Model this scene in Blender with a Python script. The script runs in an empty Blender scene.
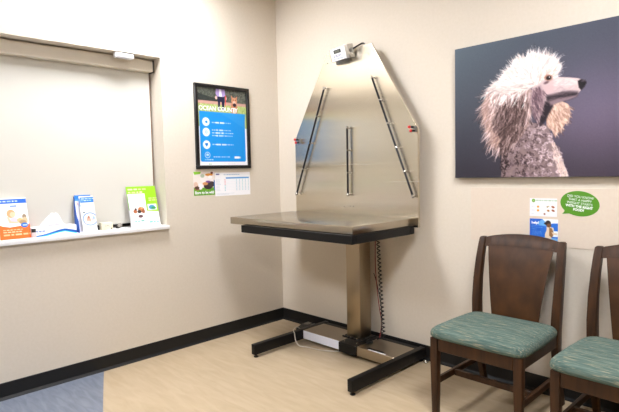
import bpy, bmesh, math, random
import numpy as np
from mathutils import Vector, Matrix
C = bpy.context.scene.collection
R = math.radians
ORIG = {}

# ------------------------------------------------------------------ materials
def lin(c):
    return tuple(((x/255.0)/12.92 if x/255.0 <= 0.04045 else ((x/255.0+0.055)/1.055)**2.4) for x in c)

def mat(name, col, rough=0.5, metal=0.0, spec=0.5, **kw):
    m = bpy.data.materials.new(name); m.use_nodes = True
    b = m.node_tree.nodes['Principled BSDF']
    b.inputs['Base Color'].default_value = (*lin(col), 1)
    b.inputs['Roughness'].default_value = rough
    b.inputs['Metallic'].default_value = metal
    b.inputs['Specular IOR Level'].default_value = spec
    for k, v in kw.items():
        b.inputs[k.replace('_', ' ')].default_value = v
    return m

def noise_mat(name, c1, c2, scale=(1, 1, 1), nscale=5, detail=4, rough=0.5, metal=0, bump=0.0, spec=0.5, lo=0.35, hi=0.65, c3=None, space='Object'):
    m = mat(name, c1, rough, metal, spec)
    nt = m.node_tree; N = nt.nodes; L = nt.links; b = N['Principled BSDF']
    tc = N.new('ShaderNodeTexCoord'); mp = N.new('ShaderNodeMapping'); mp.inputs['Scale'].default_value = scale
    nz = N.new('ShaderNodeTexNoise'); nz.inputs['Scale'].default_value = nscale; nz.inputs['Detail'].default_value = detail
    cr = N.new('ShaderNodeValToRGB')
    cr.color_ramp.elements[0].position = lo; cr.color_ramp.elements[0].color = (*lin(c1), 1)
    cr.color_ramp.elements[1].position = hi; cr.color_ramp.elements[1].color = (*lin(c2), 1)
    if c3:
        e = cr.color_ramp.elements.new((lo+hi)/2); e.color = (*lin(c3), 1)
    L.new(tc.outputs[space], mp.inputs[0]); L.new(mp.outputs[0], nz.inputs[0]); L.new(nz.outputs[0], cr.inputs[0])
    L.new(cr.outputs[0], b.inputs['Base Color'])
    if bump:
        bp = N.new('ShaderNodeBump'); bp.inputs['Strength'].default_value = bump; bp.inputs['Distance'].default_value = 0.002
        L.new(nz.outputs[0], bp.inputs['Height']); L.new(bp.outputs[0], b.inputs['Normal'])
    return m

M = {}
M['wall'] = noise_mat('wall_paint', (216, 206, 190), (219, 209, 194), nscale=60, rough=0.6, bump=0.05, spec=0.25)
M['panel'] = noise_mat('rose_beige_paint', (219, 204, 187), (221, 207, 190), nscale=60, rough=0.5, spec=0.3)
M['ceiling'] = mat('ceiling_tile', (214, 204, 188), 0.8)
M['wallfar'] = mat('taupe_wall_paint', (206, 186, 156), 0.7)
M['base'] = mat('black_cove_base', (25, 25, 25), 0.45, 0, 0.3)
M['blackmetal'] = noise_mat('black_powder_coat', (10, 9, 9), (14, 13, 13), nscale=300, rough=0.45, spec=0.25)
M['blackplastic'] = mat('black_plastic', (20, 20, 21), 0.4)
M['frame'] = mat('black_picture_frame', (14, 13, 14), 0.35)
M['wood'] = noise_mat('walnut_stain', (44, 26, 12), (70, 43, 21), scale=(6, 6, 0.9), nscale=6, detail=6, rough=0.42, spec=0.3, lo=.3, hi=.72)
M['splat'] = noise_mat('walnut_veneer', (54, 32, 14), (78, 48, 23), scale=(3, 3, 2), nscale=5, detail=6, rough=0.38, spec=0.35, lo=.3, hi=.72)
M['white'] = mat('white_gloss_paint', (240, 240, 240), 0.35)
M['paper'] = mat('white_paper', (232, 232, 235), 0.55)
M['tissue'] = mat('tissue_paper', (228, 228, 230), 0.9)
M['whiteplastic'] = mat('white_plastic', (238, 238, 240), 0.4)
M['sensor'] = mat('light_grey_plastic', (226, 227, 232), 0.4)
M['blind'] = mat('blind_fabric', (214, 211, 201), 0.8, spec=0.2)
M['cassette'] = mat('blind_headrail', (222, 213, 196), 0.5)
M['brown'] = mat('bronze_channel', (120, 90, 66), 0.5)
M['darkglass'] = mat('dark_window_glass', (10, 11, 12), 0.1)
M['grey'] = mat('grey_metal', (140, 136, 130), 0.4, 0.6)
M['stone'] = mat('grey_plastic', (150, 144, 134), 0.5)
M['lilac'] = mat('pale_reflection_paint', (236, 240, 255), 0.35)  # painted reflection on the left base cover
M['chrome'] = mat('bright_steel', (200, 198, 194), 0.25, 1.0)
M['rod'] = mat('dark_steel_rod', (46, 45, 46), 0.3, 0.7)
M['red'] = mat('red_rubber', (215, 52, 48), 0.5)
M['redwire'] = mat('red_wire', (140, 40, 36), 0.5)
M['cord'] = mat('white_cord', (215, 210, 200), 0.5)
M['lcd'] = mat('lcd_screen', (110, 112, 104), 0.2)
M['lcddark'] = mat('lcd_bezel', (58, 58, 58), 0.35)
M['blue'] = mat('blue_ink', (16, 112, 205), 0.5)
M['deepblue'] = mat('deep_blue_ink', (20, 84, 176), 0.5)
M['navy'] = mat('navy_ink', (52, 70, 128), 0.5)
M['teal'] = mat('teal_ink', (40, 160, 140), 0.5)
M['cyan'] = mat('cyan_ink', (40, 190, 240), 0.5)
M['orange'] = mat('orange_card', (242, 106, 24), 0.5)
M['redcard'] = mat('red_card', (214, 60, 24), 0.5)
M['cream'] = mat('cream_card', (228, 220, 194), 0.6)
M['ink'] = mat('dark_ink', (60, 55, 50), 0.6)
M['bottleglass'] = mat('pale_pink_plastic', (216, 196, 196), 0.25)
M['green'] = mat('green_vinyl', (82, 144, 28), 0.5)
M['lime'] = mat('lime_ink', (150, 205, 40), 0.5)
M['canvas'] = mat('canvas_edge', (56, 58, 72), 0.7)
M['textwhite'] = mat('white_ink', (248, 250, 252), 0.5)

def steel(name, col, rough, aniso, rot=0.0, axis='Z', streak=(1, 1, 60), var=.02, cv=2):
    m = mat(name, col, rough, 1.0)
    nt = m.node_tree; N = nt.nodes; L = nt.links; b = N['Principled BSDF']
    b.inputs['Anisotropic'].default_value = aniso
    b.inputs['Anisotropic Rotation'].default_value = rot
    tg = N.new('ShaderNodeTangent'); tg.direction_type = 'RADIAL'; tg.axis = axis
    L.new(tg.outputs[0], b.inputs['Tangent'])
    tc = N.new('ShaderNodeTexCoord'); mp = N.new('ShaderNodeMapping'); mp.inputs['Scale'].default_value = streak
    nz = N.new('ShaderNodeTexNoise'); nz.inputs['Scale'].default_value = 3; nz.inputs['Detail'].default_value = 5
    mr = N.new('ShaderNodeMapRange'); mr.inputs['To Min'].default_value = rough-var; mr.inputs['To Max'].default_value = rough+var
    L.new(tc.outputs['Object'], mp.inputs[0]); L.new(mp.outputs[0], nz.inputs[0]); L.new(nz.outputs[0], mr.inputs[0]); L.new(mr.outputs[0], b.inputs['Roughness'])
    cr = N.new('ShaderNodeValToRGB')
    cr.color_ramp.elements[0].position = .3; cr.color_ramp.elements[0].color = (*lin(tuple(x-cv for x in col)), 1)
    cr.color_ramp.elements[1].position = .7; cr.color_ramp.elements[1].color = (*lin(tuple(min(255, x+cv) for x in col)), 1)
    L.new(nz.outputs[0], cr.inputs[0]); L.new(cr.outputs[0], b.inputs['Base Color'])
    return m
M['steelpanel'] = steel('brushed_steel_panel', (214, 206, 190), 0.27, 0.93, 0.0, 'Z', (0.25, 1, 30), .008, 3)
M['steeltop'] = steel('brushed_steel_top', (170, 161, 146), 0.22, 0.3, 0.0, 'Z', (1, 45, 1))
M['steelcol'] = steel('brushed_steel_column', (168, 152, 128), 0.3, 0.8, 0.0, 'Z', (60, 60, .6))
M['steelbox'] = steel('brushed_steel_cover', (166, 154, 136), 0.3, 0.3, 0.0, 'Z', (1, 45, 1))

# teal woven seat fabric: long thin weft streaks
def fabric():
    m = mat('teal_woven_fabric', (92, 128, 118), 0.85, spec=0.2)
    nt = m.node_tree; N = nt.nodes; L = nt.links; b = N['Principled BSDF']
    tc = N.new('ShaderNodeTexCoord')
    def nz(scale, s, d):
        mp = N.new('ShaderNodeMapping'); mp.inputs['Scale'].default_value = scale
        n = N.new('ShaderNodeTexNoise'); n.inputs['Scale'].default_value = s; n.inputs['Detail'].default_value = d
        L.new(tc.outputs['Object'], mp.inputs[0]); L.new(mp.outputs[0], n.inputs[0]); return n
    a = nz((1.6, 26, 26), 4.5, 4); c = nz((2.4, 44, 44), 6, 3)
    r1 = N.new('ShaderNodeValToRGB'); e = r1.color_ramp.elements
    e[0].position = .3; e[0].color = (*lin((64, 84, 79)), 1); e[1].position = .7; e[1].color = (*lin((110, 125, 114)), 1)
    k = r1.color_ramp.elements.new(.5); k.color = (*lin((83, 103, 96)), 1)
    r2 = N.new('ShaderNodeValToRGB'); e = r2.color_ramp.elements
    e[0].position = .56; e[0].color = (0, 0, 0, 1); e[1].position = .68; e[1].color = (1, 1, 1, 1)
    mx = N.new('ShaderNodeMixRGB'); mx.inputs['Color2'].default_value = (*lin((150, 144, 120)), 1)
    L.new(a.outputs[0], r1.inputs[0]); L.new(c.outputs[0], r2.inputs[0])
    L.new(r2.outputs[0], mx.inputs[0]); L.new(r1.outputs[0], mx.inputs['Color1']); L.new(mx.outputs[0], b.inputs['Base Color'])
    bp = N.new('ShaderNodeBump'); bp.inputs['Strength'].default_value = .3; bp.inputs['Distance'].default_value = .002
    L.new(c.outputs[0], bp.inputs['Height']); L.new(bp.outputs[0], b.inputs['Normal'])
    return m
M['fabric'] = fabric()

# sheet vinyl: warm maple field with an inlaid blue-grey field along a gently curved seam
def floor_mat():
    m = mat('sheet_vinyl', (214, 188, 148), 0.42, spec=0.4)
    nt = m.node_tree; N = nt.nodes; L = nt.links; b = N['Principled BSDF']
    tc = N.new('ShaderNodeTexCoord')
    def nz(scale, rotz, s, d):
        mp = N.new('ShaderNodeMapping'); mp.inputs['Scale'].default_value = scale; mp.inputs['Rotation'].default_value = (0, 0, rotz)
        n = N.new('ShaderNodeTexNoise'); n.inputs['Scale'].default_value = s; n.inputs['Detail'].default_value = d; n.inputs['Distortion'].default_value = .6
        L.new(tc.outputs['Object'], mp.inputs[0]); L.new(mp.outputs[0], n.inputs[0]); return n
    def ramp(n, c1, c2, lo, hi):
        r = N.new('ShaderNodeValToRGB'); e = r.color_ramp.elements
        e[0].position = lo; e[0].color = (*lin(c1), 1); e[1].position = hi; e[1].color = (*lin(c2), 1)
        L.new(n.outputs[0], r.inputs[0]); return r
    w = ramp(nz((1.5, 7, 1), R(20), 3.0, 7), (176, 156, 126), (189, 170, 142), .3, .7)
    bl = ramp(nz((1.5, 8, 1), R(10), 5.0, 7), (106, 113, 126), (128, 135, 148), .3, .7)
    sx = N.new('ShaderNodeSeparateXYZ'); L.new(tc.outputs['Object'], sx.inputs[0])
    def math_(op, a, b_):
        n = N.new('ShaderNodeMath'); n.operation = op
        for i, v in enumerate((a, b_)):
            if isinstance(v, (int, float)): n.inputs[i].default_value = v
            else: L.new(v, n.inputs[i])
        return n.outputs[0]
    # seam: y = -1.622 - 0.43 x + 0.02 x^2
    q = math_('MULTIPLY', math_('MULTIPLY', sx.outputs[0], sx.outputs[0]), 0.015)
    yb = math_('ADD', math_('ADD', math_('MULTIPLY', sx.outputs[0], -0.43), -1.622), q)
    mask = math_('LESS_THAN', sx.outputs[1], yb)
    mx = N.new('ShaderNodeMixRGB'); L.new(mask, mx.inputs[0]); L.new(w.outputs[0], mx.inputs['Color1']); L.new(bl.outputs[0], mx.inputs['Color2'])
    L.new(mx.outputs[0], b.inputs['Base Color'])
    return m
M['floor'] = floor_mat()

def vcol_mat(name, rough=0.5, spec=0.4):
    m = mat(name, (200, 200, 200), rough, spec=spec); nt = m.node_tree
    a = nt.nodes.new('ShaderNodeAttribute'); a.attribute_name = 'Col'
    nt.links.new(a.outputs['Color'], nt.nodes['Principled BSDF'].inputs['Base Color'])
    return m
M['print'] = vcol_mat('printed_paper', 0.45, 0.35)
M['canvasprint'] = vcol_mat('printed_canvas', 0.55, 0.3)
M['framedprint'] = vcol_mat('glazed_print', 0.12, 0.5)

def emis(name, col, s):
    m = bpy.data.materials.new(name); m.use_nodes = True; nt = m.node_tree
    e = nt.nodes.new('ShaderNodeEmission'); e.inputs[0].default_value = (*col, 1); e.inputs[1].default_value = s
    nt.links.new(e.outputs[0], nt.nodes['Material Output'].inputs[0]); return m

# ------------------------------------------------------------------ mesh helpers
def B(): return bmesh.new()
def xf(bm, verts, rot=None, loc=None):
    if rot: bmesh.ops.rotate(bm, verts=verts, cent=(0, 0, 0), matrix=rot)
    if loc: bmesh.ops.translate(bm, verts=verts, vec=loc)
def box(bm, x0, x1, y0, y1, z0, z1, bev=0.0, seg=2):
    r = bmesh.ops.create_cube(bm, size=1); v = r['verts']
    bmesh.ops.scale(bm, verts=v, vec=(x1-x0, y1-y0, z1-z0))
    bmesh.ops.translate(bm, verts=v, vec=((x0+x1)/2, (y0+y1)/2, (z0+z1)/2))
    if bev:
        ed = list({e for q in v for e in q.link_edges})
        r = bmesh.ops.bevel(bm, geom=ed, offset=bev, segments=seg, profile=.6, affect='EDGES')
        return r['verts']
    return v
def prism(bm, pts, axis, a, b, bev=0.0):
    """polygon pts (2D) extruded along axis from a to b"""
    def P(p, t):
        return {'x': (t, p[0], p[1]), 'y': (p[0], t, p[1]), 'z': (p[0], p[1], t)}[axis]
    A = [bm.verts.new(P(p, a)) for p in pts]; D = [bm.verts.new(P(p, b)) for p in pts]
    n = len(pts); fs = [bm.faces.new(A), bm.faces.new(D[::-1])]
    for i in range(n): fs.append(bm.faces.new((A[i], D[i], D[(i+1) % n], A[(i+1) % n])))
    bmesh.ops.recalc_face_normals(bm, faces=fs)
    if bev:
        ed = list({e for f in fs[:2] for e in f.edges})
        bmesh.ops.bevel(bm, geom=ed, offset=bev, segments=2, profile=.6, affect='EDGES')
def smooth_path(pts, n=8):
    pts = [Vector(p) for p in pts]; out = []
    for i in range(len(pts)-1):
        p0 = pts[max(i-1, 0)]; p1 = pts[i]; p2 = pts[i+1]; p3 = pts[min(i+2, len(pts)-1)]
        for k in range(n):
            t = k/n
            out.append(.5*((2*p1)+(-p0+p2)*t+(2*p0-5*p1+4*p2-p3)*t*t+(-p0+3*p1-3*p2+p3)*t**3))
    out.append(pts[-1]); return out
def tube(bm, pts, r, seg=8):
    pts = [Vector(p) for p in pts]; rings = []
    up = Vector((0.12, 0.31, 0.94)).normalized(); prev = None
    for i, p in enumerate(pts):
        t = (pts[min(i+1, len(pts)-1)]-pts[max(i-1, 0)]).normalized()
        if prev is None:
            a = t.cross(up)
            if a.length < .05: a = t.cross(Vector((1, 0, 0)))
        else:
            a = prev - t*prev.dot(t)
        a.normalize(); prev = a; b = t.cross(a)
        rr = r[i] if isinstance(r, (list, tuple)) else r
        rings.append([bm.verts.new(p+a*math.cos(2*math.pi*k/seg)*rr+b*math.sin(2*math.pi*k/seg)*rr) for k in range(seg)])
    for i in range(len(rings)-1):
        for k in range(seg):
            bm.faces.new((rings[i][k], rings[i][(k+1) % seg], rings[i+1][(k+1) % seg], rings[i+1][k]))
    bm.faces.new(rings[0][::-1]); bm.faces.new(rings[-1])
def loft(bm, rings, cap=True):
    V = [[bm.verts.new(p) for p in r] for r in rings]; n = len(V[0])
    for i in range(len(V)-1):
        for k in range(n): bm.faces.new((V[i][k], V[i][(k+1) % n], V[i+1][(k+1) % n], V[i+1][k]))
    if cap: bm.faces.new(V[0][::-1]); bm.faces.new(V[-1])
    bmesh.ops.recalc_face_normals(bm, faces=bm.faces)
def lathe(bm, prof, c=(0, 0, 0), seg=20):
    loft(bm, [[(c[0]+r*math.cos(2*math.pi*k/seg), c[1]+r*math.sin(2*math.pi*k/seg), c[2]+z) for k in range(seg)] for r, z in prof])

def obj(name, bm, material, parent=None, smooth=False, off=None):
    me = bpy.data.meshes.new(name)
    o_ = off if off is not None else (ORIG.get(parent.name, Vector((0, 0, 0))) if parent else Vector((0, 0, 0)))
    bmesh.ops.translate(bm, verts=bm.verts, vec=-Vector(o_))
    bm.to_mesh(me); bm.free()
    if smooth:
        for p in me.polygons: p.use_smooth = True
        try: me.set_sharp_from_angle(angle=R(40))
        except Exception: pass
    me.materials.append(material)
    o = bpy.data.objects.new(name, me); C.objects.link(o)
    if parent: o.parent = parent; ORIG[o.name] = Vector(o_)
    return o
def tag(o, label, cat, group=None):
    o['label'] = label; o['category'] = cat
    if group: o['group'] = group
    return o
def thing(name, label, cat, loc=(0, 0, 0), rotz=0, group=None, local=False):
    """an Empty at the base; local=False: parts are given in room coordinates, True: in the thing's own"""
    o = bpy.data.objects.new(name, None); C.objects.link(o); o.empty_display_size = .1
    o.location = loc; o.rotation_euler = (0, 0, rotz)
    ORIG[o.name] = Vector((0, 0, 0)) if local else Vector(loc)
    return tag(o, label, cat, group)
def struct(name, bm, m, smooth=False):
    o = obj(name, bm, m, None, smooth); o['kind'] = 'structure'; return o

def text_mesh(body, size, align='LEFT', shear=0.0, bold=0.0, xscale=1.0):
    cu = bpy.data.curves.new('t', 'FONT'); cu.body = body; cu.size = size; cu.align_x = align; cu.shear = shear
    cu.offset = bold; cu.resolution_u = 3; cu.extrude = 0.0002
    o = bpy.data.objects.new('t', cu); C.objects.link(o)
    bpy.context.view_layer.update()
    me = bpy.data.meshes.new_from_object(o.evaluated_get(bpy.context.evaluated_depsgraph_get()))
    bpy.data.objects.remove(o); bpy.data.curves.remove(cu)
    for v in me.vertices: v.co.x *= xscale
    return me
FR = Matrix(((1, 0, 0), (0, 0, -1), (0, 1, 0))).to_4x4()      # text facing -Y (right wall)
FL = Matrix(((0, 0, 1), (1, 0, 0), (0, 1, 0))).to_4x4()       # text facing +X (left wall): reading direction +Y
def text(name, lines, mtx, material, parent, off=None):
    """lines: (body, size, (x,y), align, bold, xscale) in the plane of the sheet"""
    bm = B()
    for body, size, (x, y), align, bold, xs, rot in lines:
        me = text_mesh(body, size, align, 0, bold, xs)
        me.transform(mtx @ Matrix.Translation((x, y, 0)) @ Matrix.Rotation(rot, 4, 'Z'))
        bm.from_mesh(me); bpy.data.meshes.remove(me)
    return obj(name, bm, material, parent, off=off)

# ------------------------------------------------------------------ a small painter for printed pictures
class Art:
    def __init__(s, w, h, ux, uy, bg=(255, 255, 255)):
        s.w, s.h, s.ux, s.uy = w, h, ux, uy
        s.a = np.zeros((h, w, 3)); s.a[:] = bg
        s.X, s.Y = np.meshgrid((np.arange(w)+.5)/w*ux, uy-(np.arange(h)+.5)/h*uy)   # y up
        s.px = ux/w
    def blend(s, m, col):
        m = np.clip(m, 0, 1)[..., None]; s.a = s.a*(1-m)+np.asarray(col, float)*m
    def poly(s, pts, col, al=1.0, soft=None):
        p = np.asarray(pts, float); n = len(p); ins = np.zeros((s.h, s.w), bool); d = np.full((s.h, s.w), 1e9)
        for i in range(n):
            x0, y0 = p[i]; x1, y1 = p[(i+1) % n]
            c = ((y0 > s.Y) != (y1 > s.Y))
            with np.errstate(divide='ignore', invalid='ignore'):
                xi = (x1-x0)*(s.Y-y0)/(y1-y0+1e-12)+x0
            ins ^= c & (s.X < xi)
            ex, ey = x1-x0, y1-y0; t = np.clip(((s.X-x0)*ex+(s.Y-y0)*ey)/(ex*ex+ey*ey+1e-12), 0, 1)
            d = np.minimum(d, np.hypot(s.X-x0-t*ex, s.Y-y0-t*ey))
        sd = np.where(ins, d, -d); w = soft or s.px
        s.blend(np.clip(sd/w+.5, 0, 1)*al, col)
    def ell(s, c, rx, ry, col, al=1.0, rot=0.0, soft=None, ring=None):
        dx, dy = s.X-c[0], s.Y-c[1]; cr, sr = math.cos(rot), math.sin(rot)
        u = (dx*cr+dy*sr)/rx; v = (-dx*sr+dy*cr)/ry; q = np.sqrt(u*u+v*v); sd = (1-q)*min(rx, ry); w = soft or s.px
        m = np.clip(sd/w+.5, 0, 1)
        if ring: m = m*(1-np.clip((sd-ring)/w+.5, 0, 1))
        s.blend(m*al, col)
    def rect(s, x0, y0, x1, y1, col, al=1.0):
        fx = np.clip(np.minimum(s.X-x0, x1-s.X)/s.px+.5, 0, 1); fy = np.clip(np.minimum(s.Y-y0, y1-s.Y)/s.px+.5, 0, 1)
        s.blend(fx*fy*al, col)
    def stroke(s, pts, r, col, al=1.0):
        p = np.asarray(pts, float)
        j0 = max(int((p[:, 0].min()-r)/s.ux*s.w)-1, 0); j1 = min(int((p[:, 0].max()+r)/s.ux*s.w)+2, s.w)
        i0 = max(int((s.uy-p[:, 1].max()-r)/s.uy*s.h)-1, 0); i1 = min(int((s.uy-p[:, 1].min()+r)/s.uy*s.h)+2, s.h)
        if j0 >= j1 or i0 >= i1: return
        X = s.X[i0:i1, j0:j1]; Y = s.Y[i0:i1, j0:j1]; d = np.full(X.shape, 1e9); n = len(p)-1
        for i in range(n):
            x0, y0 = p[i]; ex, ey = p[i+1]-p[i]; t = np.clip(((X-x0)*ex+(Y-y0)*ey)/(ex*ex+ey*ey+1e-12), 0, 1)
            rr = r*(1-.75*(i+t)/n)
            d = np.minimum(d, np.hypot(X-x0-t*ex, Y-y0-t*ey)-rr)
        m = (np.clip(-d/s.px+.5, 0, 1)*al)[..., None]
        s.a[i0:i1, j0:j1] = s.a[i0:i1, j0:j1]*(1-m)+np.asarray(col, float)*m
    def words(s, x, y, n, h, col, rng, step=None, al=.9):
        """an unreadably small line of print: n word-long dashes"""
        for k in range(n):
            w = h*rng.uniform(1.2, 3.6); s.rect(x, y-h/2, x+w, y+h/2, col, al*rng.uniform(.7, 1)); x += w+h*.7
    def sheet(s, name, origin, du, dv, material, parent, off=None):
        """a rectangular sheet mesh, origin = lower left corner, du/dv = full edge vectors"""
        w, h = s.w, s.h; me = bpy.data.meshes.new(name)
        o_ = Vector(off if off is not None else (ORIG.get(parent.name, (0, 0, 0)) if parent else (0, 0, 0)))
        U = np.linspace(0, 1, w); V = np.linspace(1, 0, h); UU, VV = np.meshgrid(U, V)
        co = np.array(Vector(origin)-o_)+UU[..., None]*np.array(du)+VV[..., None]*np.array(dv)
        me.vertices.add(w*h); me.vertices.foreach_set('co', co.astype(np.float32).ravel())
        i, j = np.meshgrid(np.arange(h-1), np.arange(w-1), indexing='ij'); a = i*w+j
        F = np.stack([a, a+w, a+w+1, a+1], -1).reshape(-1, 4); nf = len(F)
        me.loops.add(nf*4); me.polygons.add(nf)
        me.loops.foreach_set('vertex_index', F.ravel().astype(np.int32))
        me.polygons.foreach_set('loop_start', np.arange(0, nf*4, 4, dtype=np.int32))
        me.update(calc_edges=True); me.validate()
        c = np.clip(s.a, 0, 255)/255.0; c = np.where(c <= .04045, c/12.92, ((c+.055)/1.055)**2.4)
        at = me.color_attributes.new('Col', 'FLOAT_COLOR', 'POINT')
        at.data.foreach_set('color', np.concatenate([c, np.ones((h, w, 1))], -1).astype(np.float32).ravel())
        me.materials.append(material)
        o = bpy.data.objects.new(name, me); C.objects.link(o)
        if parent: o.parent = parent; ORIG[o.name] = o_
        return o

# ------------------------------------------------------------------ the room
RX, RY, RZ = 6.4, -6.6, 2.86
WY0, WY1, WZ0, WZ1 = -2.75, -1.111, 0.918, 2.156      # window opening in the left wall
bm = B(); box(bm, -.25, RX+.2, RY-.2, .2, -.12, 0); struct('floor', bm, M['floor'])
bm = B(); box(bm, -.25, RX+.2, RY-.2, .2, RZ, RZ+.12); struct('ceiling', bm, M['ceiling'])
bm = B()
box(bm, -.25, 0, RY, 0.2, 0, WZ0); box(bm, -.25, 0, RY, 0.2, WZ1, RZ)
box(bm, -.25, 0, RY, WY0, WZ0, WZ1); box(bm, -.25, 0, WY1, 0.2, WZ0, WZ1)
struct('wall_left', bm, M['wall'])
bm = B(); box(bm, 0, RX+.2, 0, .2, 0, RZ); struct('wall_right', bm, M['wall'])
bm = B(); box(bm, RX, RX+.2, RY, 0, 0, RZ); struct('wall_far', bm, M['wallfar'])
bm = B(); box(bm, -.25, RX+.2, RY-.2, RY, 0, RZ); struct('wall_back', bm, M['wallfar'])
def cove(axis):
    # vinyl cove base: thin upright with a little rounded toe
    return [(0, 0), (.015, 0), (.0148, .003), (.007, .0125), (.004, .018), (.004, .0985), (.002, .1016), (0, .1016)]
bm = B(); prism(bm, [(p[0], p[1]) for p in cove(0)], 'y', RY, -.0001); struct('baseboard_left', bm, M['base'])
bm = B(); prism(bm, [(-p[0], p[1]) for p in cove(0)], 'x', 0.0001, RX); struct('baseboard_right', bm, M['base'])
# smooth rose-beige wall protection band behind the chairs
bm = B(); box(bm, 1.822, RX, -.0028, 0, .862, 1.19, .0008, 1); struct('trim_2', bm, M['panel'])
# window sash behind the blind
bm = B()
box(bm, -.245, -.205, WY0, WY1, WZ0, WZ0+.03); box(bm, -.245, -.205, WY0, WY1, WZ1-.06, WZ1)
box(bm, -.245, -.205, WY0, WY0+.05, WZ0, WZ1); box(bm, -.245, -.205, WY1-.05, WY1, WZ0, WZ1)
w1 = struct('window_1', bm, M['brown'])
bm = B(); box(bm, -.232, -.222, WY0+.03, WY1-.03, WZ0+.02, WZ1-.04); obj('pane', bm, M['darkglass'], w1)
# painted sill board
bm = B(); box(bm, -.205, 0.002, WY0+.001, WY1-.001, .9185, .945); box(bm, 0.0005, .032, WY0-.03, WY1+.006, .9185, .945, .004); struct('trim_1', bm, M['white'], True)

# roller blind
t = thing('roller_blind', 'off-white roller blind drawn down inside the window recess', 'blind', (-.15, -1.93, .98))
bm = B(); box(bm, -.178, -.09, WY0+.004, WY1-.012, 2.066, 2.147, .004); obj('headrail', bm, M['cassette'], t, True)
bm = B(); box(bm, -.178, -.0885, WY1-.012, WY1-.003, 2.060, 2.147, .002); obj('end_cap', bm, M['ink'], t, True)
bm = B(); box(bm, -.154, -.152, WY0+.02, WY1-.016, .985, 2.1); obj('shade_fabric', bm, M['blind'], t)
bm = B(); box(bm, -.158, -.148, WY0+.02, WY1-.016, .971, .987, .002); obj('bottom_bar', bm, M['blind'], t, True)
bm = B(); box(bm, -.172, -.162, WY1-.012, WY1-.003, .946, 2.06); obj('side_channel', bm, M['brown'], t)

# sensor on the soffit of the window recess
t = thing('window_sensor', 'small white plastic sensor fixed under the top of the window recess', 'sensor', (-.025, -1.37, 2.118))
bm = B(); box(bm, -.047, -.006, -1.438, -1.302, 2.117, 2.155, .012, 3); obj('housing', bm, M['sensor'], t, True)
bm = B(); box(bm, -.0065, -.0045, -1.42, -1.32, 2.128, 2.146, .001, 1); obj('cover_plate', bm, M['whiteplastic'], t, True)

# ------------------------------------------------------------------ things on the sill
SZ = .9452
rng = random.Random(3)
def lean_frame(loc, rotz, lean): return loc, rotz, lean

def tilted(bm, lean, verts=None):
    bmesh.ops.rotate(bm, verts=verts or bm.verts, cent=(0, 0, 0), matrix=Matrix.Rotation(-lean, 3, 'Y'))
def sheet_leaning(art, name, y0, y1, z0, z1, x, lean, material, parent):
    d = Vector((-math.sin(lean), 0, math.cos(lean))); n = Vector((math.cos(lean), 0, math.sin(lean)))
    o = Vector((0, y0, 0))+d*z0+n*x
    return art.sheet(name, o, Vector((0, y1-y0, 0)), d*(z1-z0), material, parent)

# orange and white brochure dispenser
LW, LH, LN = .168, .258, R(17)
t = thing('brochure_dispenser', 'orange and white cardboard brochure stand with blue top at left end of the sill', 'brochure stand', (-.042, -2.092, SZ), 0, None, True)
bm = B(); box(bm, -.022, 0, -LW/2, LW/2, 0.0, LH, .0015, 1); tilted(bm, LN); obj('backing_card', bm, M['paper'], t)
bm = B(); prism(bm, [(-.09, 0), (-.018, 0), (-.037, .075), (-.085, .16)], 'y', -LW/2-.006, -LW/2-.001); obj('side_panel', bm, M['redcard'], t)
bm = B(); prism(bm, [(-.09, 0), (-.018, 0), (-.037, .075), (-.085, .16)], 'y', LW/2+.001, LW/2+.006); obj('side_panel', bm, M['redcard'], t)
A = Art(84, 128, LW, LH, (250, 250, 252))
A.rect(0, .222, LW, .25, (20, 96, 205)); A.words(.02, .236, 5, .008, (240, 245, 255), rng)
A.rect(.02, .2, .10, .201, (235, 160, 170), .5)
A.words(.075, .205, 1, .010, (60, 110, 190), rng)
A.poly([(0, 0), (LW, 0), (LW, .088), (.12, .080), (.06, .074), (.02, .084), (0, .095)], (244, 104, 20))
A.ell((.075, .158), .023, .026, (205, 160, 112)); A.ell((.083, .152), .015, .017, (238, 196, 160))
A.poly([(.055, .145), (.075, .125), (.10, .130), (.13, .108), (.11, .086), (.05, .09), (.045, .12)], (244, 222, 226)); A.ell((.088, .118), .02, .018, (240, 186, 205), .8)
A.poly([(.05, .14), (.062, .14), (.07, .112), (.11, .105), (.11, .097), (.06, .1)], (236, 190, 160))
A.ell((.145, .135), .012, .018, (140, 120, 96)); A.ell((.146, .112), .015, .022, (196, 176, 140)); A.ell((.12, .115), .017, .014, (214, 180, 124)); A.ell((.133, .102), .02, .014, (170, 140, 100))
A.ell((.14, .083), .02, .015, (30, 100, 190)); A.words(.13, .083, 1, .008, (220, 235, 250), rng)
for yy, n, h in ((.058, 6, .0055), (.045, 5, .006), (.028, 5, .010)): A.words(.022, yy, n, h, (255, 220, 190), rng)
sheet_leaning(A, 'printed_face', -LW/2, LW/2, 0, LH, .0008, LN, M['print'], t)

# small bottle
t = thing('small_bottle', 'tiny dark capped bottle between the orange brochure stand and the tissue box', 'bottle', (-.035, -1.995, SZ), 0, None, True)
bm = B(); lathe(bm, [(.0, 0), (.0135, 0), (.0145, .004), (.0145, .026), (.010, .032), (.0, .032)], seg=18); obj('body', bm, M['bottleglass'], t, True)
bm = B(); lathe(bm, [(.0, .0315), (.0125, .0315), (.0125, .052), (.011, .054), (.0, .054)], seg=18); obj('cap', bm, M['blackplastic'], t, True)

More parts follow.
